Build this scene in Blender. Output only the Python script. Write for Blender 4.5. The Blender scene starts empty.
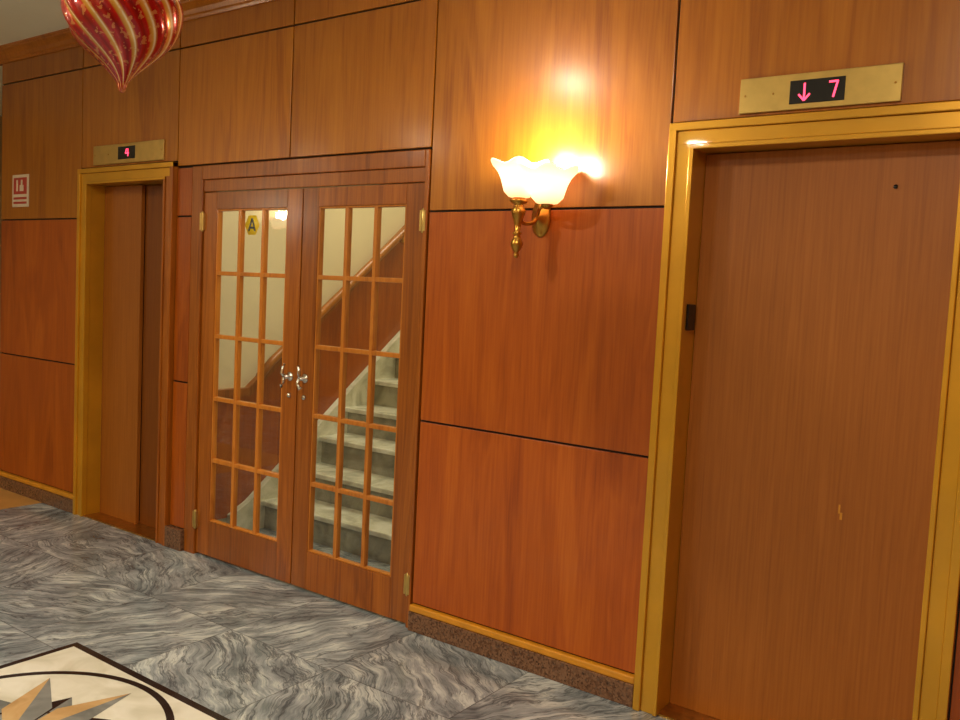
import bpy, bmesh, math, random
from mathutils import Matrix, Vector
random.seed(4)
D=2.99; CH=1.53; CEIL=3.035
sc=bpy.context.scene
try:
    sc.view_settings.view_transform='Standard'; sc.view_settings.look='None'
    sc.view_settings.exposure=0.0; sc.view_settings.gamma=1.0
except Exception as e: print(e)
COL=sc.collection
# ---------------- material helpers
def srgb(r,g,b):
    f=lambda c:(c/255/12.92) if c/255<=0.04045 else ((c/255+0.055)/1.055)**2.4
    return (f(r),f(g),f(b),1)
def newmat(name):
    m=bpy.data.materials.new(name); m.use_nodes=True
    nt=m.node_tree; p=nt.nodes['Principled BSDF']
    return m,nt,p
def N(nt,t,**k):
    n=nt.nodes.new(t)
    for a,b in k.items(): setattr(n,a,b)
    return n
def ramp(nt,stops):
    r=N(nt,'ShaderNodeValToRGB'); e=r.color_ramp.elements
    while len(e)<len(stops): e.new(0.5)
    for i,(p,c) in enumerate(stops): e[i].position=p; e[i].color=c
    return r
def plain(name,c,rough=0.5,metal=0.0,var=0.12,scale=8,coat=0,emit=None,es=0):
    m,nt,p=newmat(name); L=nt.links
    tc=N(nt,'ShaderNodeTexCoord'); n=N(nt,'ShaderNodeTexNoise'); n.inputs['Scale'].default_value=scale; n.inputs['Detail'].default_value=4
    L.new(tc.outputs['Object'],n.inputs['Vector'])
    a=tuple(x*(1-var) for x in c[:3])+(1,); b=tuple(min(1,x*(1+var)) for x in c[:3])+(1,)
    r=ramp(nt,[(0.3,a),(0.7,b)]); L.new(n.outputs['Fac'],r.inputs['Fac']); L.new(r.outputs['Color'],p.inputs['Base Color'])
    p.inputs['Roughness'].default_value=rough; p.inputs['Metallic'].default_value=metal; p.inputs['Coat Weight'].default_value=coat
    if emit: p.inputs['Emission Color'].default_value=emit; p.inputs['Emission Strength'].default_value=es
    return m
def wood(name,dark,mid,light,rough=0.34,coat=0.4,sx=5,sz=0.55,fine=0.38,coat_r=0.17,spec=0.35,tmin=0.84,tmax=1.08):
    m,nt,p=newmat(name); L=nt.links
    tc=N(nt,'ShaderNodeTexCoord'); oi=N(nt,'ShaderNodeObjectInfo')
    mul=N(nt,'ShaderNodeMath',operation='MULTIPLY'); mul.inputs[1].default_value=37.0
    L.new(oi.outputs['Random'],mul.inputs[0])
    add=N(nt,'ShaderNodeVectorMath',operation='ADD'); L.new(tc.outputs['Object'],add.inputs[0]); L.new(mul.outputs[0],add.inputs[1])
    mp=N(nt,'ShaderNodeMapping'); mp.inputs['Scale'].default_value=(sx,sx,sz); L.new(add.outputs[0],mp.inputs['Vector'])
    n1=N(nt,'ShaderNodeTexNoise'); n1.inputs['Scale'].default_value=1; n1.inputs['Detail'].default_value=5; n1.inputs['Distortion'].default_value=0.9
    L.new(mp.outputs[0],n1.inputs['Vector'])
    mr=N(nt,'ShaderNodeMath',operation='MULTIPLY'); mr.inputs[1].default_value=11.0; L.new(n1.outputs['Fac'],mr.inputs[0])
    fr=N(nt,'ShaderNodeMath',operation='PINGPONG'); fr.inputs[1].default_value=1.0; L.new(mr.outputs[0],fr.inputs[0])
    mp2=N(nt,'ShaderNodeMapping'); mp2.inputs['Scale'].default_value=(110,110,3.2); L.new(add.outputs[0],mp2.inputs['Vector'])
    n2=N(nt,'ShaderNodeTexNoise'); n2.inputs['Scale'].default_value=1; n2.inputs['Detail'].default_value=3; L.new(mp2.outputs[0],n2.inputs['Vector'])
    mx=N(nt,'ShaderNodeMix'); mx.inputs[0].default_value=fine
    s1=N(nt,'ShaderNodeMath',operation='MULTIPLY_ADD'); s1.inputs[1].default_value=0.24; L.new(fr.outputs[0],s1.inputs[0]); 
    s0=N(nt,'ShaderNodeMath',operation='MULTIPLY'); s0.inputs[1].default_value=0.76; L.new(n1.outputs['Fac'],s0.inputs[0]); L.new(s0.outputs[0],s1.inputs[2])
    L.new(s1.outputs[0],mx.inputs[2]); L.new(n2.outputs['Fac'],mx.inputs[3])
    r=ramp(nt,[(0.3,dark),(0.5,mid),(0.74,light)]); L.new(mx.outputs[0],r.inputs['Fac'])
    mrg=N(nt,'ShaderNodeMapRange'); mrg.inputs['To Min'].default_value=tmin; mrg.inputs['To Max'].default_value=tmax
    L.new(oi.outputs['Random'],mrg.inputs['Value'])
    vs=N(nt,'ShaderNodeVectorMath',operation='SCALE'); L.new(r.outputs['Color'],vs.inputs[0]); L.new(mrg.outputs[0],vs.inputs['Scale'])
    L.new(vs.outputs[0],p.inputs['Base Color'])
    p.inputs['Roughness'].default_value=rough; p.inputs['Coat Weight'].default_value=coat; p.inputs['Coat Roughness'].default_value=coat_r
    p.inputs['Specular IOR Level'].default_value=spec
    bp=N(nt,'ShaderNodeBump'); bp.inputs['Strength'].default_value=0.03; bp.inputs['Distance'].default_value=0.01
    L.new(n2.outputs['Fac'],bp.inputs['Height']); L.new(bp.outputs[0],p.inputs['Normal'])
    return m
def emis(name,c,s):
    m,nt,p=newmat(name); p.inputs['Base Color'].default_value=c; p.inputs['Emission Color'].default_value=c; p.inputs['Emission Strength'].default_value=s
    return m

M={}
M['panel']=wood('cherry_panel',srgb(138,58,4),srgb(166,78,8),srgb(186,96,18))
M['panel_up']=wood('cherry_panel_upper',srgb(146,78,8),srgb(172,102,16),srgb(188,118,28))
M['door']=wood('door_wood',srgb(118,57,8),srgb(148,79,15),srgb(172,98,28),sx=14,sz=0.8)
M['munt']=wood('muntin_wood',srgb(160,88,20),srgb(190,114,34),srgb(206,130,50),sx=14,sz=2)
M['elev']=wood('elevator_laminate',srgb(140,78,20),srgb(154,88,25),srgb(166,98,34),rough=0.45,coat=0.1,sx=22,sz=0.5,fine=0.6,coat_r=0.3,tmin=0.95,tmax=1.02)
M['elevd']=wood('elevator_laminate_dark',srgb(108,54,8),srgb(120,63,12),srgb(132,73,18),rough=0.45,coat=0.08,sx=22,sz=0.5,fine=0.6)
M['frame']=plain('gold_lacquer_frame',srgb(208,152,36),0.3,0.45,0.10,4,0.35)
M['brass']=plain('brass_plate',srgb(204,172,100),0.3,0.8,0.08,20)
M['brassd']=plain('antique_brass',srgb(190,140,60),0.28,0.9,0.2,30)
M['gap']=plain('groove_black',srgb(26,14,10),0.7)
M['black']=plain('black_plastic',srgb(16,12,14),0.25)
M['crown']=wood('crown_wood',srgb(140,76,10),srgb(168,98,20),srgb(188,116,34),sx=3,sz=3)
M['cream']=plain('cream_plaster',srgb(226,214,182),0.75,0,0.03,3)
M['lobby']=plain('lobby_wall_paint',srgb(180,156,114),0.8,0,0.03,3)
M['ceil']=plain('ceiling_paint',srgb(240,250,234),0.8,0,0.02,3)
M['trimy']=plain('yellow_oak_trim',srgb(206,138,30),0.4,0,0.1,20,0.2)
M['silver']=plain('nickel',srgb(215,212,205),0.18,1.0,0.04,20)
M['white']=plain('white_enamel',srgb(220,204,180),0.4)
M['red']=plain('sign_red',srgb(180,56,40),0.4)
M['yellow']=plain('sticker_yellow',srgb(240,205,40),0.4)
M['tan']=plain('tan_floor',srgb(205,150,80),0.3,0,0.1,6)
def granite():
    m,nt,p=newmat('brown_granite'); L=nt.links
    tc=N(nt,'ShaderNodeTexCoord'); v=N(nt,'ShaderNodeTexVoronoi'); v.inputs['Scale'].default_value=130
    L.new(tc.outputs['Object'],v.inputs['Vector'])
    r=ramp(nt,[(0.0,srgb(50,34,26)),(0.35,srgb(104,70,48)),(0.7,srgb(130,94,68)),(1,srgb(72,58,50))]); L.new(v.outputs['Color'],r.inputs['Fac']); L.new(r.outputs['Color'],p.inputs['Base Color'])
    p.inputs['Roughness'].default_value=0.2
    return m
M['granite']=granite()
def marble_floor():
    m,nt,p=newmat('grey_streak_marble'); L=nt.links
    tc=N(nt,'ShaderNodeTexCoord')
    T=0.61
    sc_=N(nt,'ShaderNodeVectorMath',operation='SCALE'); sc_.inputs['Scale'].default_value=1/T; L.new(tc.outputs['Object'],sc_.inputs[0])
    fl=N(nt,'ShaderNodeVectorMath',operation='FLOOR'); L.new(sc_.outputs[0],fl.inputs[0])
    fc=N(nt,'ShaderNodeVectorMath',operation='FRACTION'); L.new(sc_.outputs[0],fc.inputs[0])
    wn=N(nt,'ShaderNodeTexWhiteNoise',noise_dimensions='2D'); L.new(fl.outputs[0],wn.inputs['Vector'])
    ang=N(nt,'ShaderNodeMath',operation='MULTIPLY'); ang.inputs[1].default_value=6.28; L.new(wn.outputs['Value'],ang.inputs[0])
    rot=N(nt,'ShaderNodeVectorRotate',rotation_type='Z_AXIS'); L.new(tc.outputs['Object'],rot.inputs['Vector']); L.new(ang.outputs[0],rot.inputs['Angle'])
    off=N(nt,'ShaderNodeVectorMath',operation='MULTIPLY_ADD'); L.new(wn.outputs['Color'],off.inputs[0]); off.inputs[1].default_value=(9,9,9); L.new(rot.outputs[0],off.inputs[2])
    mp=N(nt,'ShaderNodeMapping'); mp.inputs['Scale'].default_value=(2.0,13.0,1); L.new(off.outputs[0],mp.inputs['Vector'])
    wpn=N(nt,'ShaderNodeTexNoise'); wpn.inputs['Scale'].default_value=2.6; wpn.inputs['Detail'].default_value=3; L.new(off.outputs[0],wpn.inputs['Vector'])
    wadd=N(nt,'ShaderNodeVectorMath',operation='MULTIPLY_ADD'); L.new(wpn.outputs['Color'],wadd.inputs[0]); wadd.inputs[1].default_value=(0.8,3.6,0); L.new(mp.outputs[0],wadd.inputs[2])
    n=N(nt,'ShaderNodeTexNoise'); n.inputs['Scale'].default_value=1.7; n.inputs['Detail'].default_value=9; n.inputs['Roughness'].default_value=0.72; n.inputs['Distortion'].default_value=0.2
    L.new(wadd.outputs[0],n.inputs['Vector'])
    def vein(scale,w,amt,rough):
        n4=N(nt,'ShaderNodeTexNoise'); n4.inputs['Scale'].default_value=scale; n4.inputs['Detail'].default_value=7; n4.inputs['Roughness'].default_value=rough; L.new(wadd.outputs[0],n4.inputs['Vector'])
        sb=N(nt,'ShaderNodeMath',operation='SUBTRACT'); sb.inputs[1].default_value=0.5; L.new(n4.outputs['Fac'],sb.inputs[0])
        ab=N(nt,'ShaderNodeMath',operation='ABSOLUTE'); L.new(sb.outputs[0],ab.inputs[0])
        vr=N(nt,'ShaderNodeMapRange'); vr.inputs['From Max'].default_value=w; vr.inputs['To Min'].default_value=amt; vr.inputs['To Max'].default_value=0.0; L.new(ab.outputs[0],vr.inputs['Value'])
        return vr
    v1=vein(0.8,0.028,0.8,0.65); v2=vein(1.9,0.022,0.45,0.6)
    vmx=N(nt,'ShaderNodeMath',operation='MAXIMUM'); L.new(v1.outputs[0],vmx.inputs[0]); L.new(v2.outputs[0],vmx.inputs[1])
    n3=N(nt,'ShaderNodeTexNoise'); n3.inputs['Scale'].default_value=5.0; n3.inputs['Detail'].default_value=6; L.new(off.outputs[0],n3.inputs['Vector'])
    mx=N(nt,'ShaderNodeMix'); mx.inputs[0].default_value=0.4; L.new(n.outputs['Fac'],mx.inputs[2]); L.new(n3.outputs['Fac'],mx.inputs[3])
    r=ramp(nt,[(0.34,srgb(82,91,98)),(0.44,srgb(122,131,137)),(0.52,srgb(154,162,167)),(0.60,srgb(200,206,206))]); L.new(mx.outputs[0],r.inputs['Fac'])
    vm=N(nt,'ShaderNodeMix',data_type='RGBA'); L.new(vmx.outputs[0],vm.inputs[0]); L.new(r.outputs['Color'],vm.inputs[6]); vm.inputs[7].default_value=srgb(54,61,68)
    sx=N(nt,'ShaderNodeSeparateXYZ'); L.new(fc.outputs[0],sx.inputs[0])
    def edge(o):
        a=N(nt,'ShaderNodeMath',operation='LESS_THAN'); a.inputs[1].default_value=0.008; L.new(o,a.inputs[0]); return a
    ea=edge(sx.outputs[0]); eb=edge(sx.outputs[1])
    mxx=N(nt,'ShaderNodeMath',operation='MAXIMUM'); L.new(ea.outputs[0],mxx.inputs[0]); L.new(eb.outputs[0],mxx.inputs[1])
    fm=N(nt,'ShaderNodeMath',operation='MULTIPLY'); fm.inputs[1].default_value=0.6; L.new(mxx.outputs[0],fm.inputs[0])
    cm=N(nt,'ShaderNodeMix',data_type='RGBA'); L.new(fm.outputs[0],cm.inputs[0]); L.new(vm.outputs[2],cm.inputs[6]); cm.inputs[7].default_value=srgb(66,66,66)
    L.new(cm.outputs[2],p.inputs['Base Color']); p.inputs['Roughness'].default_value=0.16; p.inputs['Specular IOR Level'].default_value=0.5
    return m
M['marble']=marble_floor()
def marble_simple(name,a,b,c):
    m,nt,p=newmat(name); L=nt.links
    tc=N(nt,'ShaderNodeTexCoord'); n=N(nt,'ShaderNodeTexNoise'); n.inputs['Scale'].default_value=6; n.inputs['Detail'].default_value=8; n.inputs['Distortion'].default_value=1.2
    L.new(tc.outputs['Object'],n.inputs['Vector']); r=ramp(nt,[(0.3,a),(0.5,b),(0.7,c)]); L.new(n.outputs['Fac'],r.inputs['Fac']); L.new(r.outputs['Color'],p.inputs['Base Color'])
    p.inputs['Roughness'].default_value=0.25; return m
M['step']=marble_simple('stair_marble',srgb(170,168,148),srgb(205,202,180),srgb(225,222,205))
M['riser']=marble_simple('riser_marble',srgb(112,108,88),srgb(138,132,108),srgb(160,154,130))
M['inlay']=marble_simple('inlay_cream',srgb(202,198,180),srgb(220,216,202),srgb(230,227,216))
M['inlay_t']=marble_simple('inlay_tan',srgb(178,142,96),srgb(196,160,112),srgb(208,176,130))
M['inlay_g']=marble_simple('inlay_grey',srgb(104,106,104),srgb(128,130,128),srgb(150,152,148))
M['inlay_k']=marble_simple('inlay_black',srgb(22,20,22),srgb(30,28,30),srgb(44,42,44))
def glass():
    m=bpy.data.materials.new('pane_glass'); m.use_nodes=True; nt=m.node_tree; nt.nodes.clear(); L=nt.links
    o=N(nt,'ShaderNodeOutputMaterial'); t=N(nt,'ShaderNodeBsdfTransparent'); g=N(nt,'ShaderNodeBsdfGlossy'); g.inputs['Roughness'].default_value=0.02
    t.inputs['Color'].default_value=(0.95,0.965,0.95,1)
    f=N(nt,'ShaderNodeLayerWeight'); f.inputs['Blend'].default_value=0.5
    pw=N(nt,'ShaderNodeMath',operation='POWER'); pw.inputs[1].default_value=5.0; L.new(f.outputs['Facing'],pw.inputs[0])
    ma=N(nt,'ShaderNodeMath',operation='MULTIPLY_ADD'); ma.inputs[1].default_value=0.94; ma.inputs[2].default_value=0.06; L.new(pw.outputs[0],ma.inputs[0])
    mx=N(nt,'ShaderNodeMixShader'); L.new(ma.outputs[0],mx.inputs[0]); L.new(t.outputs[0],mx.inputs[1]); L.new(g.outputs[0],mx.inputs[2]); L.new(mx.outputs[0],o.inputs['Surface'])
    return m
M['glass']=glass()

# ---------------- geometry helpers
def mesh_obj(name,bm,mats,parent=None,bevel=0,smooth=False,loc=None,seg=2):
    me=bpy.data.meshes.new(name); bmesh.ops.recalc_face_normals(bm,faces=bm.faces); bm.to_mesh(me); bm.free()
    if not isinstance(mats,(list,tuple)): mats=[mats]
    for mm in mats: me.materials.append(mm)
    ob=bpy.data.objects.new(name,me); COL.objects.link(ob)
    if loc: ob.location=loc
    if smooth:
        for pl in me.polygons: pl.use_smooth=True
    if bevel:
        b=ob.modifiers.new('bevel','BEVEL'); b.width=bevel; b.segments=seg; b.limit_method='ANGLE'
    if parent: ob.parent=parent
    return ob
def empty(name,loc=(0,0,0)):
    e=bpy.data.objects.new(name,None); e.empty_display_size=0.1; COL.objects.link(e); return e
def addbox(bm,x0,x1,y0,y1,z0,z1,mi=0):
    vs=[bm.verts.new((x,y,z)) for x in (x0,x1) for y in (y0,y1) for z in (z0,z1)]
    for f in ((0,1,3,2),(4,6,7,5),(0,4,5,1),(2,3,7,6),(0,2,6,4),(1,5,7,3)):
        fc=bm.faces.new([vs[i] for i in f]); fc.material_index=mi
def box(name,b,mat,parent=None,bevel=0):
    bm=bmesh.new(); addbox(bm,*b); return mesh_obj(name,bm,mat,parent,bevel)
def boxes(name,bl,mat,parent=None,bevel=0):
    bm=bmesh.new()
    for b in bl: addbox(bm,*b)
    return mesh_obj(name,bm,mat,parent,bevel)
def lathe(name,prof,c,mat,parent=None,seg=32,mod=None,axis='Z',cap=True,loc=False):
    bm=bmesh.new(); rings=[]
    for i,(r,z) in enumerate(prof):
        ring=[]
        for k in range(seg):
            a=2*math.pi*k/seg; rr=r; zz=z
            if mod: rr,zz=mod(r,z,a,i)
            v=Vector((rr*math.cos(a),rr*math.sin(a),zz))
            if axis=='Y': v=Vector((v.x,-v.z,v.y))
            if axis=='X': v=Vector((v.z,v.y,v.x))
            if not loc: v+=Vector(c)
            ring.append(bm.verts.new(v))
        rings.append(ring)
    for a,b in zip(rings,rings[1:]):
        for k in range(seg):
            bm.faces.new((a[k],a[(k+1)%seg],b[(k+1)%seg],b[k]))
    if cap: bm.faces.new(rings[0]); bm.faces.new(rings[-1])
    return mesh_obj(name,bm,mat,parent,0,True,c if loc else None)
def tube(name,pts,r,mat,parent=None,seg=12):
    bm=bmesh.new(); rings=[]; P=[Vector(p) for p in pts]
    for i,p in enumerate(P):
        t=(P[min(i+1,len(P)-1)]-P[max(i-1,0)]).normalized()
        up=Vector((0,0,1)) if abs(t.z)<0.95 else Vector((1,0,0))
        u=t.cross(up).normalized(); w=t.cross(u)
        rr=r[i] if isinstance(r,(list,tuple)) else r
        rings.append([bm.verts.new(p+(u*math.cos(2*math.pi*k/seg)+w*math.sin(2*math.pi*k/seg))*rr) for k in range(seg)])
    for a,b in zip(rings,rings[1:]):
        for k in range(seg): bm.faces.new((a[k],a[(k+1)%seg],b[(k+1)%seg],b[k]))
    bm.faces.new(rings[0]); bm.faces.new(rings[-1])
    return mesh_obj(name,bm,mat,parent,0,True)
def spline(pts,n=8):
    P=[Vector(p) for p in pts]; out=[]
    for i in range(len(P)-1):
        p0=P[max(i-1,0)];p1=P[i];p2=P[i+1];p3=P[min(i+2,len(P)-1)]
        for k in range(n):
            t=k/n; out.append(0.5*((2*p1)+(p2-p0)*t+(2*p0-5*p1+4*p2-p3)*t*t+(3*p1-p0-3*p2+p3)*t**3))
    out.append(P[-1]); return out
def extrude_x(name,prof,x0,x1,mat,parent=None):
    bm=bmesh.new(); A=[bm.verts.new((x0,y,z)) for y,z in prof]; B=[bm.verts.new((x1,y,z)) for y,z in prof]
    n=len(prof)
    for i in range(n): bm.faces.new((A[i],A[(i+1)%n],B[(i+1)%n],B[i]))
    bm.faces.new(A); bm.faces.new(B)
    return mesh_obj(name,bm,mat,parent)
poly_x=extrude_x

# ---------------- room shell
XL=-6.33; XR=1.6; YB=-2.6
box('floor',(-9,XR,YB,D+0.75,-0.1,0),M['marble'])
box('ceiling',(-9,XR+0.1,YB,D+0.0,CEIL,CEIL+0.1),M['ceil'])
box('wall_front',(-9,XR+0.1,YB-0.1,YB,0,CEIL),M['lobby'])
box('wall_right',(XR,XR+0.1,YB,D+0.15,0,CEIL),M['panel'])
box('wall_left',(-9.1,-9,YB,D+3,0,CEIL),M['lobby'])
wl=empty('wall_back')
W=[ # x0,x1, zs
 (XL,-5.30,[0.12,0.955,1.88,2.80,2.95],'A'),
 (-5.30,-4.31,[2.185,2.80,2.95],'B'),
 (-4.31,-4.17,[0.12,0.955,1.88,2.15],'S'),
 (-4.31,-3.39,[2.155,2.80,2.95],'C'),
 (-3.39,-2.48,[2.155,2.80,2.95],'D'),
 (-2.48,-1.362,[0.12,0.955,1.88,2.80,2.95],'E'),
 (-1.362,-0.322,[2.175,2.80,2.95],'F'),
 (-0.322,XR,[0.12,0.955,1.88,2.80,2.95],'G')]
g=0.0045
bm=bmesh.new()
for x0,x1,zs,n in W:
    addbox(bm,x0,x1,D+0.012,D+0.10,0 if zs[0]<0.2 else zs[0],2.95)
    for i in range(len(zs)-1):
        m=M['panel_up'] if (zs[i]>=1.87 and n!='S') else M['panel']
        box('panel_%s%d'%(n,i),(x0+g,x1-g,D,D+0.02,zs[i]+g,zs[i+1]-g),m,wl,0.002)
addbox(bm,XL,XR,D+0.02,D+0.10,2.95,CEIL)
mesh_obj('backing',bm,M['gap'],wl)
box('wall_corridor',(XL,XL+0.1,D+0.1,D+3,0,CEIL),M['panel'])
box('floor_corridor',(-9,XL+0.1,D+0.75,D+3,-0.1,0),M['tan'])
box('ceiling_corridor',(-9,XL+0.1,D,D+3,CEIL,CEIL+0.1),M['ceil'])
box('wall_corridor_end',(-9,XL+0.1,D+3,D+3.1,0,CEIL),M['panel'])
box('floor_inset',(-9,-5.70,D-2.2,D+0.6,0,0.004),M['tan'])
extrude_x('trim_1',[(D+0.02,2.94),(D-0.010,2.94),(D-0.014,2.955),(D-0.022,2.962),(D-0.028,2.985),(D-0.045,3.003),(D-0.058,3.012),(D-0.060,3.022),(D-0.068,3.026),(D-0.068,CEIL),(D+0.02,CEIL)],XL-0.1,XR,M['crown'])
def base(name,x0,x1):
    e=empty(name)
    box('granite',(x0,x1,D-0.022,D+0.015,0,0.088),M['granite'],e,0.003)
    box('cap_trim',(x0,x1,D-0.018,D+0.015,0.088,0.118),M['trimy'],e,0.006)
base('baseboard_back',-2.48,-1.362)
base('baseboard_back.001',XL,-5.30)
base('baseboard_back.002',-0.322,XR)
e=empty('baseboard_back.003'); box('granite',(-4.315,-4.165,D-0.03,D+0.015,0,0.12),M['granite'],e,0.004)

# ---------------- elevators
def elevator(name,x0,x1,top,two,rightbrown):
    e=empty(name)
    cw=0.095; F=M['frame']; R=M['frame'] if not rightbrown else M['door']
    t=top
    def side(nm,xa,sgn,mat):
        bl=[]
        for a,b,p in ((0,0.028,0.030),(0.028,0.078,0.018),(0.078,cw,0.026)):
            q=sorted((xa+sgn*a,xa+sgn*b)); bl.append((q[0],q[1],D-p,D+0.01,0,t-a))
        boxes(nm,bl,mat,e,0.003)
        q=sorted((xa+sgn*(cw-0.003),xa+sgn*(cw-0.03)))
        box(nm+'_reveal',(q[0],q[1],D+0.0105,D+0.15,0,t-cw+0.003),mat,e)
    side('jamb_left',x0,1,F); side('jamb_right',x1,-1,R)
    bl=[]
    for a,b,p in ((0,0.028,0.030),(0.028,0.078,0.018),(0.078,cw,0.026)):
        bl.append((x0+a,x1-a,D-p-0.0005,D+0.01,t-b,t-a))
    boxes('head',bl,F,e,0.003)
    box('head_reveal',(x0+cw-0.003,x1-cw+0.003,D+0.0105,D+0.15,t-cw+0.003,t-cw+0.03),F,e)
    dt=t-cw
    a0,a1=x0+cw-0.002,x1-cw+0.002
    if two:
        xm=(x0+x1)/2
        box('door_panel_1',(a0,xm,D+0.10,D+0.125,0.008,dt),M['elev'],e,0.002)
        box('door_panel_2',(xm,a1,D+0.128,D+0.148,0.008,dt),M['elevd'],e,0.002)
    else:
        box('door_panel_1',(a0,a1,D+0.10,D+0.125,0.008,dt),M['elev'],e,0.002)
    box('shaft_back',(x0,x1,D+0.16,D+0.2,0,t),M['gap'],e)
    box('sill',(a0,a1,D-0.01,D+0.16,0,0.008),M['brassd'],e)
    return e
eR=elevator('elevator_door',-1.357,-0.322,2.172,False,False)
eL=elevator('elevator_door.001',-5.297,-4.313,2.18,True,True)
lathe('keyhole',[(0.007,0),(0.007,0.003)],(-0.616,D+0.0985,1.94),M['black'],eR,16,axis='Y')
box('call_sensor',(-1.263,-1.254,D+0.010,D+0.075,1.435,1.53),M['black'],eR,0.002)
boxes('scuff',[(-0.712,-0.706,D+0.0992,D+0.1002,0.85,0.88),(-0.706,-0.698,D+0.0992,D+0.1002,0.83,0.854)],M['trimy'],eR)

RED=emis('led_red',(1.0,0.05,0.12,1),3.0)
def stroke(bm,a,b,w,y):
    a=Vector(a);b=Vector(b);d=(b-a).normalized();n=Vector((-d.y,d.x))*w/2
    q=[a-n,a+n,b+n,b-n]
    lo=[bm.verts.new((p.x,y,p.y)) for p in q]; hi=[bm.verts.new((p.x,y-0.0015,p.y)) for p in q]
    bm.faces.new(lo);bm.faces.new(hi)
    for i in range(4): bm.faces.new((lo[i],lo[(i+1)%4],hi[(i+1)%4],hi[i]))
def indicator(name,x0,x1,z0,z1,dx0,dx1,dz0,dz1,strokes):
    e=empty(name)
    box('brass_plate',(x0,x1,D-0.012,D,z0,z1),M['brass'],e,0.003)
    box('display',(dx0,dx1,D-0.014,D-0.0115,dz0,dz1),M['black'],e,0.001)
    bm=bmesh.new()
    for a,b in strokes: stroke(bm,a,b,0.006,D-0.0142)
    mesh_obj('led_characters',bm,RED,e)
    for i,(sx,sz) in enumerate(((x0+.02,(z0+z1)/2),(x1-.02,(z0+z1)/2),((x0+dx0)/2+0.03,(z0+z1)/2))):
        lathe('screw_%d'%i,[(0.004,0),(0.003,0.003)],(sx,D-0.0115,sz),M['brassd'],e,12,axis='Y')
cz=2.244
indicator('elevator_floor_indicator',-1.113,-0.600,2.188,2.305,-0.943,-0.768,2.206,2.282,
 [((-0.895,cz+.027),(-0.895,cz-.027)),((-0.895,cz-.029),(-0.913,cz-.008)),((-0.895,cz-.029),(-0.877,cz-.008)),
  ((-0.818,cz+.024),(-0.790,cz+.024)),((-0.791,cz+.026),(-0.803,cz-.026))])
cz=2.258
indicator('elevator_floor_indicator.001',-5.15,-4.43,2.198,2.313,-4.88,-4.706,2.221,2.295,
 [((-4.775,cz+.022),(-4.775,cz-.022)),((-4.80,cz-.004),(-4.765,cz-.004)),((-4.80,cz-.004),(-4.788,cz+.022))])

# ---------------- french doors
fd=empty('french_door')
x0,x1=-4.165,-2.485
boxes('casing',[(x0,-4.075,D-0.006,D+0.09,0,2.15),(-2.508,x1,D-0.006,D+0.09,0,2.15),(-4.075,-2.508,D-0.006,D+0.09,2.075,2.15),(-4.075,-2.508,D+0.004,D+0.085,2.01,2.075)],M['door'],fd,0.004)
def leaf(n,a,b):
    y0,y1=D+0.008,D+0.046; st=0.108; zb,zt=0.012,2.006; gz0,gz1=0.205,1.915
    boxes('leaf_%d_stiles'%n,[(a,a+st,y0,y1,zb,zt),(b-st,b,y0,y1,zb,zt)],M['door'],fd,0.003)
    boxes('leaf_%d_rails'%n,[(a+st,b-st,y0,y1,zb,gz0),(a+st,b-st,y0,y1,gz1,zt)],M['door'],fd,0.002)
    gx0,gx1=a+st,b-st; bl=[]
    for i in (1,2):
        x=gx0+(gx1-gx0)*i/3; bl.append((x-0.011,x+0.011,y0+0.004,y1-0.004,gz0,gz1))
    for i in range(1,5):
        z=gz0+(gz1-gz0)*i/5; bl.append((gx0,gx1,y0+0.0045,y1-0.0045,z-0.011,z+0.011))
    bl+=[(gx0,gx0+0.009,y0+0.003,y1-0.003,gz0,gz1),(gx1-0.009,gx1,y0+0.003,y1-0.003,gz0,gz1),(gx0,gx1,y0+0.0035,y1-0.0035,gz0,gz0+0.009),(gx0,gx1,y0+0.0035,y1-0.0035,gz1-0.009,gz1)]
    boxes('leaf_%d_muntins'%n,bl,M['munt'],fd,0.003)
    box('leaf_%d_glass'%n,(gx0,gx1,D+0.026,D+0.029,gz0,gz1),M['glass'],fd)
leaf(1,-4.072,-3.295); leaf(2,-3.288,-2.511)
for n,(xx,s) in enumerate(((-3.345,-1),(-3.236,1))):
    y=D+0.008
    lathe('handle_rose_%d'%n,[(0.024,0),(0.024,0.004),(0.018,0.008),(0.01,0.012),(0.01,0.04)],(xx,y,1.07),M['silver'],fd,24,axis='Y')
    tube('handle_lever_%d'%n,[(xx,y-0.04,1.07),(xx+s*0.008,y-0.046,1.09),(xx+s*0.004,y-0.046,1.12),(xx-s*0.006,y-0.042,1.135)],[0.009,0.010,0.008,0.007],M['silver'],fd)
    tube('handle_tail_%d'%n,[(xx,y-0.04,1.07),(xx-s*0.006,y-0.044,1.045),(xx+s*0.012,y-0.044,1.02),(xx+s*0.022,y-0.04,1.03)],[0.009,0.008,0.007,0.006],M['silver'],fd)
    lathe('lock_rose_%d'%n,[(0.013,0),(0.013,0.006),(0.008,0.012)],(xx,y,0.975),M['silver'],fd,20,axis='Y')
for n,(xx,zz) in enumerate(((-4.073,1.85),(-2.509,1.84),(-4.073,0.2),(-2.509,0.2))):
    tube('hinge_%d'%n,[(xx,D+0.0,zz-0.055),(xx,D+0.0,zz-0.05),(xx,D+0.0,zz+0.05),(xx,D+0.0,zz+0.055)],[0.004,0.009,0.009,0.004],M['brass'],fd)
    box('hinge_plate_%d'%n,(xx-0.016,xx+0.016,D-0.0075,D+0.012,zz-0.045,zz+0.045),M['brass'],fd)
lathe('sticker',[(0.058,0),(0.058,0.001)],(-3.69,D+0.0255,1.83),M['yellow'],fd,6,axis='Y')
bm=bmesh.new()
for a,b in (((-3.715,1.80),(-3.69,1.865)),((-3.665,1.80),(-3.69,1.865)),((-3.706,1.817),(-3.674,1.817))): stroke(bm,a,b,0.012,D+0.0243)
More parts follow.
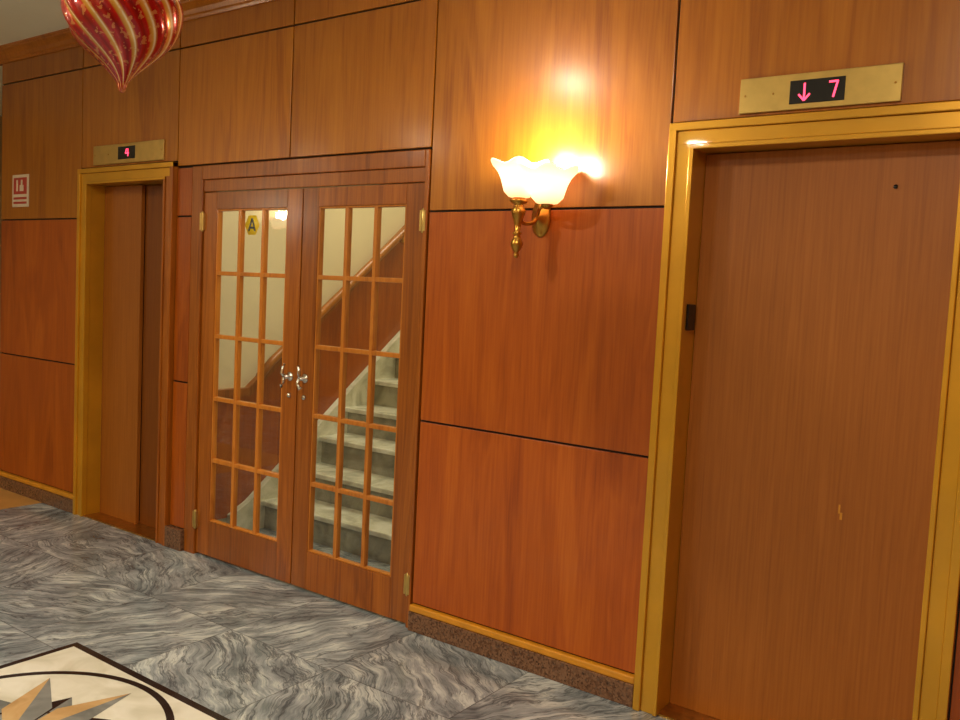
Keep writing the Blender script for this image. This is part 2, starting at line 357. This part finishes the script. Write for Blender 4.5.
mesh_obj('sticker_letter',bm,M['black'],fd)

# ---------------- stairwell
SX0,SX1=-4.30,-2.30; SY=3.62; RUN=0.235; RISE=0.178; NS=13
SYE=SY+RUN*NS+1.2
wsl=box('wall_stair_left',(SX0-0.1,SX0,D+0.2,SYE,0,5.2),M['cream'])
box('wall_stair_right',(SX1,SX1+0.1,D+0.1,SYE,0,5.2),M['cream'])
box('wall_stair_end',(SX0-0.1,SX1+0.1,SYE,SYE+0.1,0,5.2),M['cream'])
box('ceiling_stair',(SX0-0.1,SX1+0.1,D+0.1,SYE+0.1,5.2,5.3),M['ceil'])
box('wall_stair_front',(SX0-0.1,SX1+0.1,D+0.1,D+0.15,2.15,5.2),M['cream'])
st=empty('staircase')
sx1=SX1-0.03; SE=SYE-0.03
for i in range(NS):
    ya=SY+RUN*i; z=RISE*(i+1)
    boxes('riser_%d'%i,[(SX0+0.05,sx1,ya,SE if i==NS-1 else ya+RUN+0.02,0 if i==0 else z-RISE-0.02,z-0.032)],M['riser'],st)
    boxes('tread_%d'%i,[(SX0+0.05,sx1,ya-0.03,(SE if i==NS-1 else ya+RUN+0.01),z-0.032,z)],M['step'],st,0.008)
sl=RISE/RUN
def zline(y,o): return RISE+sl*(y-SY)+o
ye=SY+RUN*(NS-1)
poly_x('stringer',[(SY-0.25,0),(SY-0.25,0.12),(SY-0.12,zline(SY-0.12,0.10)),(ye,zline(ye,0.10)),(ye,zline(ye,0.10)-0.5),(SY+0.4,0)],SX0+0.022,SX0+0.07,M['step'],st)
poly_x('stair_wainscot',[(D+0.2,0.1),(D+0.2,0.84),(SY-0.12,0.84),(ye,zline(ye,0.84)),(ye,zline(ye,0.08)),(SY-0.12,zline(SY-0.12,0.08)),(SY-0.25,0.1)],SX0,SX0+0.02,M['panel'],wsl)
poly_x('stair_wainscot_cap',[(D+0.2,0.84),(D+0.2,0.89),(SY-0.13,0.89),(ye,zline(ye,0.90)),(ye,zline(ye,0.84)),(SY-0.12,0.84)],SX0,SX0+0.045,M['door'],wsl)
pts=[(SX0+0.10,SY-0.1,zline(SY-0.1,0.86)),(SX0+0.10,SY,zline(SY,0.88)),(SX0+0.10,ye,zline(ye,0.88)),(SX0+0.10,ye+0.1,zline(ye,0.90))]
tube('handrail',pts,0.026,M['crown'],st)
for i,yy in enumerate((SY+0.3,SY+1.2,SY+2.1)):
    tube('bracket_%d'%i,[(SX0+0.03,yy,zline(yy,0.80)),(SX0+0.07,yy,zline(yy,0.79)),(SX0+0.10,yy,zline(yy,0.865))],0.008,M['brassd'],st)

# ---------------- sconce
s=empty('wall_sconce'); SC=[]
bx,bz=-1.895,1.845; py=2.85; px=-1.914
bk=lathe('backplate',[(0.052,0),(0.052,0.006),(0.044,0.012),(0.036,0.014),(0.028,0.024),(0.014,0.032),(0.010,0.04)],(0,0,0),M['brassd'],s,32,axis='Y',loc=True)
bk.location=(bx,D,bz); bk.scale=(0.85,1,1.5)
tube('arm',spline([(bx,D-0.03,bz),(bx-0.002,D-0.06,bz-0.025),(px,D-0.10,bz-0.03),(px,py,bz-0.01)]),0.008,M['brassd'],s)
pr=[(0.002,-0.165),(0.007,-0.160),(0.010,-0.150),(0.006,-0.142),(0.012,-0.134),(0.019,-0.118),(0.021,-0.105),(0.014,-0.088),(0.009,-0.075),(0.016,-0.068),(0.009,-0.06),(0.012,-0.03),(0.020,0.0),(0.024,0.02),(0.016,0.035),(0.012,0.042),(0.026,0.05),(0.030,0.058),(0.022,0.064),(0.012,0.066)]
lathe('turned_post',[(r*1.2,z) for r,z in pr],(px,py,1.84),M['brassd'],s,24)
def shade_mat():
    m,nt,p=newmat('lit_frosted_shade'); L=nt.links
    tc=N(nt,'ShaderNodeTexCoord'); sx=N(nt,'ShaderNodeSeparateXYZ'); L.new(tc.outputs['Object'],sx.inputs[0])
    mr=N(nt,'ShaderNodeMapRange'); mr.inputs['From Min'].default_value=0.0; mr.inputs['From Max'].default_value=0.125; L.new(sx.outputs[2],mr.inputs['Value'])
    r=ramp(nt,[(0.0,(0.95,0.40,0.16,1)),(0.35,(1.0,0.66,0.36,1)),(0.7,(1.0,0.72,0.42,1)),(1.0,(1.0,0.46,0.24,1))]); L.new(mr.outputs[0],r.inputs['Fac'])
    L.new(r.outputs['Color'],p.inputs['Emission Color']); p.inputs['Emission Strength'].default_value=2.2
    p.inputs['Base Color'].default_value=(0.9,0.8,0.7,1); p.inputs['Roughness'].default_value=0.4
    return m
SH=shade_mat()
def shademod(r,z,a,i):
    k=max(0,(i-2))/5.0
    return r*(1+0.08*k*math.cos(6*a)), z+0.010*k*math.cos(6*a)
sp=[(0.020,0.0),(0.040,0.004),(0.058,0.020),(0.066,0.042),(0.074,0.064),(0.088,0.088),(0.106,0.106),(0.114,0.112)]
BULB=emis('bulb',(1.0,0.85,0.6,1),14)
x2=-1.795; y2=2.865
tube('arm_2',spline([(bx,D-0.035,bz+0.005),(bx+0.02,D-0.06,bz+0.012),(x2-0.03,y2,bz+0.025),(x2,y2,bz+0.04),(x2,y2,bz+0.055)]),0.008,M['brassd'],s)
for n,(sx,sy,sz) in enumerate(((px,py,1.91),(x2,y2,1.885))):
    o=lathe('glass_shade_%d'%n,[(a*1.0,b*1.15) for a,b in sp],(sx,sy,sz),SH,s,48,mod=shademod,cap=False,loc=True)
    sd=o.modifiers.new('s','SOLIDIFY'); sd.thickness=0.003
    lathe('cup_%d'%n,[(0.010,-0.02),(0.022,-0.012),(0.026,0.004),(0.024,0.008)],(sx,sy,sz),M['brassd'],s,24)
    lathe('bulb_%d'%n,[(0.012,0.01),(0.022,0.03),(0.028,0.055),(0.022,0.078),(0.005,0.088)],(sx,sy,sz),BULB,s,20)
    ld=bpy.data.lights.new('sconce_light','POINT'); ld.energy=8; ld.color=(1.0,0.88,0.70); ld.shadow_soft_size=0.06
    lo=bpy.data.objects.new('sconce_light',ld); COL.objects.link(lo); lo.location=(sx,sy-0.06,sz+0.17); lo.parent=s
s2=empty('wall_sconce.001')
for c in list(s.children):
    d=c.copy(); COL.objects.link(d); d.parent=s2
    if c.type=='LIGHT': d.data=c.data.copy(); d.data.energy=16
s2.rotation_euler=(0,0,math.pi/2)
s2.location=(-9+D,-1.72-bx,0.35)

# ---------------- fire sign
f=empty('fire_safety_sign')
sx0,sx1_,sz0,sz1=-6.16,-5.945,1.965,2.18
box('plate',(sx0,sx1_,D-0.006,D,sz0,sz1),M['white'],f,0.002)
boxes('red_field',[(sx0+.02,sx1_-.02,D-0.0075,D-0.006,sz0+.085,sz1-.02),(sx0+.02,sx1_-.02,D-0.0075,D-0.006,sz0+.02,sz0+.035),(sx0+.02,sx1_-.02,D-0.0075,D-0.006,sz0+.05,sz0+.065)],M['red'],f)
boxes('emblem',[(-6.10,-6.08,D-0.009,D-0.0075,2.07,2.145),(-6.055,-6.005,D-0.009,D-0.0075,2.07,2.11),(-6.04,-6.02,D-0.009,D-0.0075,2.11,2.145)],M['white'],f)

# ---------------- floor medallion
md=empty('floor_medallion')
cx,cy,h=-2.82,1.35,0.575
bm=bmesh.new()
def quad(bm,pts,z,th=0.0012,mi=0):
    lo=[bm.verts.new((x,y,z-th)) for x,y in pts]; hi=[bm.verts.new((x,y,z)) for x,y in pts]; n=len(pts)
    for fpts in (lo,hi):
        fc=bm.faces.new(fpts); fc.material_index=mi
    for i in range(n):
        fc=bm.faces.new((lo[i],lo[(i+1)%n],hi[(i+1)%n],hi[i])); fc.material_index=mi
quad(bm,[(cx-h,cy-h),(cx+h,cy-h),(cx+h,cy+h),(cx-h,cy+h)],0.0015,0.0015); mesh_obj('border_black',bm,M['inlay_k'],md)
bm=bmesh.new(); k=h-0.032; quad(bm,[(cx-k,cy-k),(cx+k,cy-k),(cx+k,cy+k),(cx-k,cy+k)],0.0024,0.0009); mesh_obj('field_cream',bm,M['inlay'],md)
def ringm(name,r0,r1,z,mat):
    bm=bmesh.new(); n=96
    A=[bm.verts.new((cx+r0*math.cos(2*math.pi*i/n),cy+r0*math.sin(2*math.pi*i/n),z)) for i in range(n)]
    B=[bm.verts.new((cx+r1*math.cos(2*math.pi*i/n),cy+r1*math.sin(2*math.pi*i/n),z)) for i in range(n)]
    for i in range(n): bm.faces.new((A[i],A[(i+1)%n],B[(i+1)%n],B[i]))
    mesh_obj(name,bm,mat,md)
ringm('ring_black',0.503,0.530,0.0032,M['inlay_k'])
ringm('ring_black_inner',0.20,0.212,0.0032,M['inlay_k'])
bm=bmesh.new()
for i in range(16):
    a=math.pi*2*i/16
    R=0.46 if i%2==0 else 0.33
    if i%4==2: R=0.47
    w=math.pi/16
    for sg,mi in ((1,0),(-1,1)):
        P=[(cx,cy),(cx+0.24*math.cos(a+sg*w*1.8),cy+0.24*math.sin(a+sg*w*1.8)),(cx+R*math.cos(a),cy+R*math.sin(a))]
        quad(bm,P,0.0036 if i%2==0 else 0.003,0.0006,mi if i%2==0 else (2 if sg>0 else 1))
mesh_obj('compass_star',bm,[M['inlay_t'],M['inlay_g'],M['inlay_k']],md)

# ---------------- christmas ornament
orn=empty('christmas_ornament')
oc=(-2.46,1.51,2.295)
TW=4.5; NG=12
def omat():
    m,nt,p=newmat('ornament_stripes'); L=nt.links
    tc=N(nt,'ShaderNodeTexCoord'); sx=N(nt,'ShaderNodeSeparateXYZ'); L.new(tc.outputs['Object'],sx.inputs[0])
    at=N(nt,'ShaderNodeMath',operation='ARCTAN2'); L.new(sx.outputs[1],at.inputs[0]); L.new(sx.outputs[0],at.inputs[1])
    tw=N(nt,'ShaderNodeMath',operation='MULTIPLY_ADD'); tw.inputs[1].default_value=TW; L.new(sx.outputs[2],tw.inputs[0]); L.new(at.outputs[0],tw.inputs[2])
    ml=N(nt,'ShaderNodeMath',operation='MULTIPLY'); ml.inputs[1].default_value=NG/(2*math.pi); L.new(tw.outputs[0],ml.inputs[0])
    fr=N(nt,'ShaderNodeMath',operation='FRACT'); L.new(ml.outputs[0],fr.inputs[0])
    r=ramp(nt,[(0.0,srgb(176,16,12)),(0.22,srgb(128,8,8)),(0.46,srgb(184,20,14)),(0.52,srgb(190,120,30)),(0.64,srgb(212,160,66)),(0.71,srgb(236,215,175)),(0.77,srgb(190,110,30)),(0.83,srgb(160,14,12))])
    L.new(fr.outputs[0],r.inputs['Fac'])
    n=N(nt,'ShaderNodeTexNoise'); n.inputs['Scale'].default_value=60; L.new(tc.outputs['Object'],n.inputs['Vector'])
    gz=N(nt,'ShaderNodeMath',operation='GREATER_THAN'); gz.inputs[1].default_value=0.60; L.new(n.outputs['Fac'],gz.inputs[0])
    gn=N(nt,'ShaderNodeMath',operation='MULTIPLY'); L.new(gz.outputs[0],gn.inputs[0]); gn.inputs[1].default_value=0.5
    mx=N(nt,'ShaderNodeMix',data_type='RGBA'); L.new(gn.outputs[0],mx.inputs[0]); L.new(r.outputs['Color'],mx.inputs[6]); mx.inputs[7].default_value=srgb(215,150,80)
    L.new(mx.outputs[2],p.inputs['Base Color']); p.inputs['Roughness'].default_value=0.25; p.inputs['Metallic'].default_value=0.35; p.inputs['Coat Weight'].default_value=0.5
    return m
def omod(r,z,a,i): return r*(1+0.025*math.cos(NG*(a+TW*z))),z
kp=[(0.004,-0.218),(0.010,-0.210),(0.013,-0.200),(0.016,-0.190),(0.030,-0.172),(0.052,-0.148),(0.082,-0.122),(0.112,-0.095),(0.136,-0.065),(0.152,-0.035),(0.162,-0.002),(0.166,0.030),(0.158,0.062),(0.138,0.088),(0.108,0.110),(0.075,0.130),(0.05,0.152),(0.034,0.18),(0.026,0.205)]
op=[(v.x,v.y) for v in spline([(a,b,0) for a,b in kp],4)]
lathe('body',op,oc,omat(),orn,144,mod=omod,loc=True)
lathe('cap',[(0.03,0),(0.032,0.006),(0.03,0.03),(0.012,0.04)],(oc[0],oc[1],oc[2]+0.2),M['brass'],orn,24)
tube('cord',[(oc[0],oc[1],oc[2]+0.24),(oc[0],oc[1],CEIL)],0.002,M['brass'],orn,6)

# ---------------- lights
def downlight(x,y,w,r=0.10,c=(1.0,0.89,0.68),zc=CEIL):
    e=empty('ceiling_downlight')
    lathe('trim_ring',[(r,0.0),(r+0.02,0.0),(r+0.022,-0.008),(r,-0.01)],(x,y,zc),M['white'],e,32,cap=False)
    ld=bpy.data.lights.new('downlight_lamp','AREA'); ld.shape='DISK'; ld.size=r*2; ld.energy=w; ld.color=c
    lo=bpy.data.objects.new('downlight_lamp',ld); COL.objects.link(lo); lo.location=(x,y,zc-0.004); lo.parent=e
for x,y,w in ((-3.2,0.62,56),(-0.3,0.3,54),(-5.8,-0.9,28),(-3.3,-1.9,40),(-0.6,-1.9,50),(-7.8,-1.2,16)):
    downlight(x,y,w)
def area(name,loc,rot,sx,sy,w,c):
    ld=bpy.data.lights.new(name,'AREA'); ld.shape='RECTANGLE'; ld.size=sx; ld.size_y=sy; ld.energy=w; ld.color=c
    lo=bpy.data.objects.new(name,ld); COL.objects.link(lo); lo.location=loc; lo.rotation_euler=rot; return lo
area('stair_ceiling_light',((SX0+SX1)/2,4.8,5.1),(0,0,0),0.8,1.6,78,(1.0,0.92,0.72))
area('stair_lobby_light',(-3.3,3.35,2.9),(0,0,0),0.5,0.2,7,(1.0,0.92,0.72))
w=bpy.data.worlds.new('world'); sc.world=w; w.use_nodes=True
w.node_tree.nodes['Background'].inputs[0].default_value=(1,0.8,0.55,1); w.node_tree.nodes['Background'].inputs[1].default_value=0.15

# ---------------- camera
cam=bpy.data.cameras.new('camera'); cam.sensor_width=36; cam.lens=876/960*36; cam.clip_start=0.02
co=bpy.data.objects.new('camera',cam); COL.objects.link(co)
Zc=Vector((0.5848,-0.808,0.075)).normalized(); Yc=Vector((-0.0834,0.0318,0.9962)); Yc=(Yc-Zc*Yc.dot(Zc)).normalized(); Xc=Yc.cross(Zc)
R=Matrix(((Xc.x,Yc.x,Zc.x),(Xc.y,Yc.y,Zc.y),(Xc.z,Yc.z,Zc.z))).to_4x4()
co.matrix_world=Matrix.Translation((0,0,CH))@R
sc.camera=co
print('done')
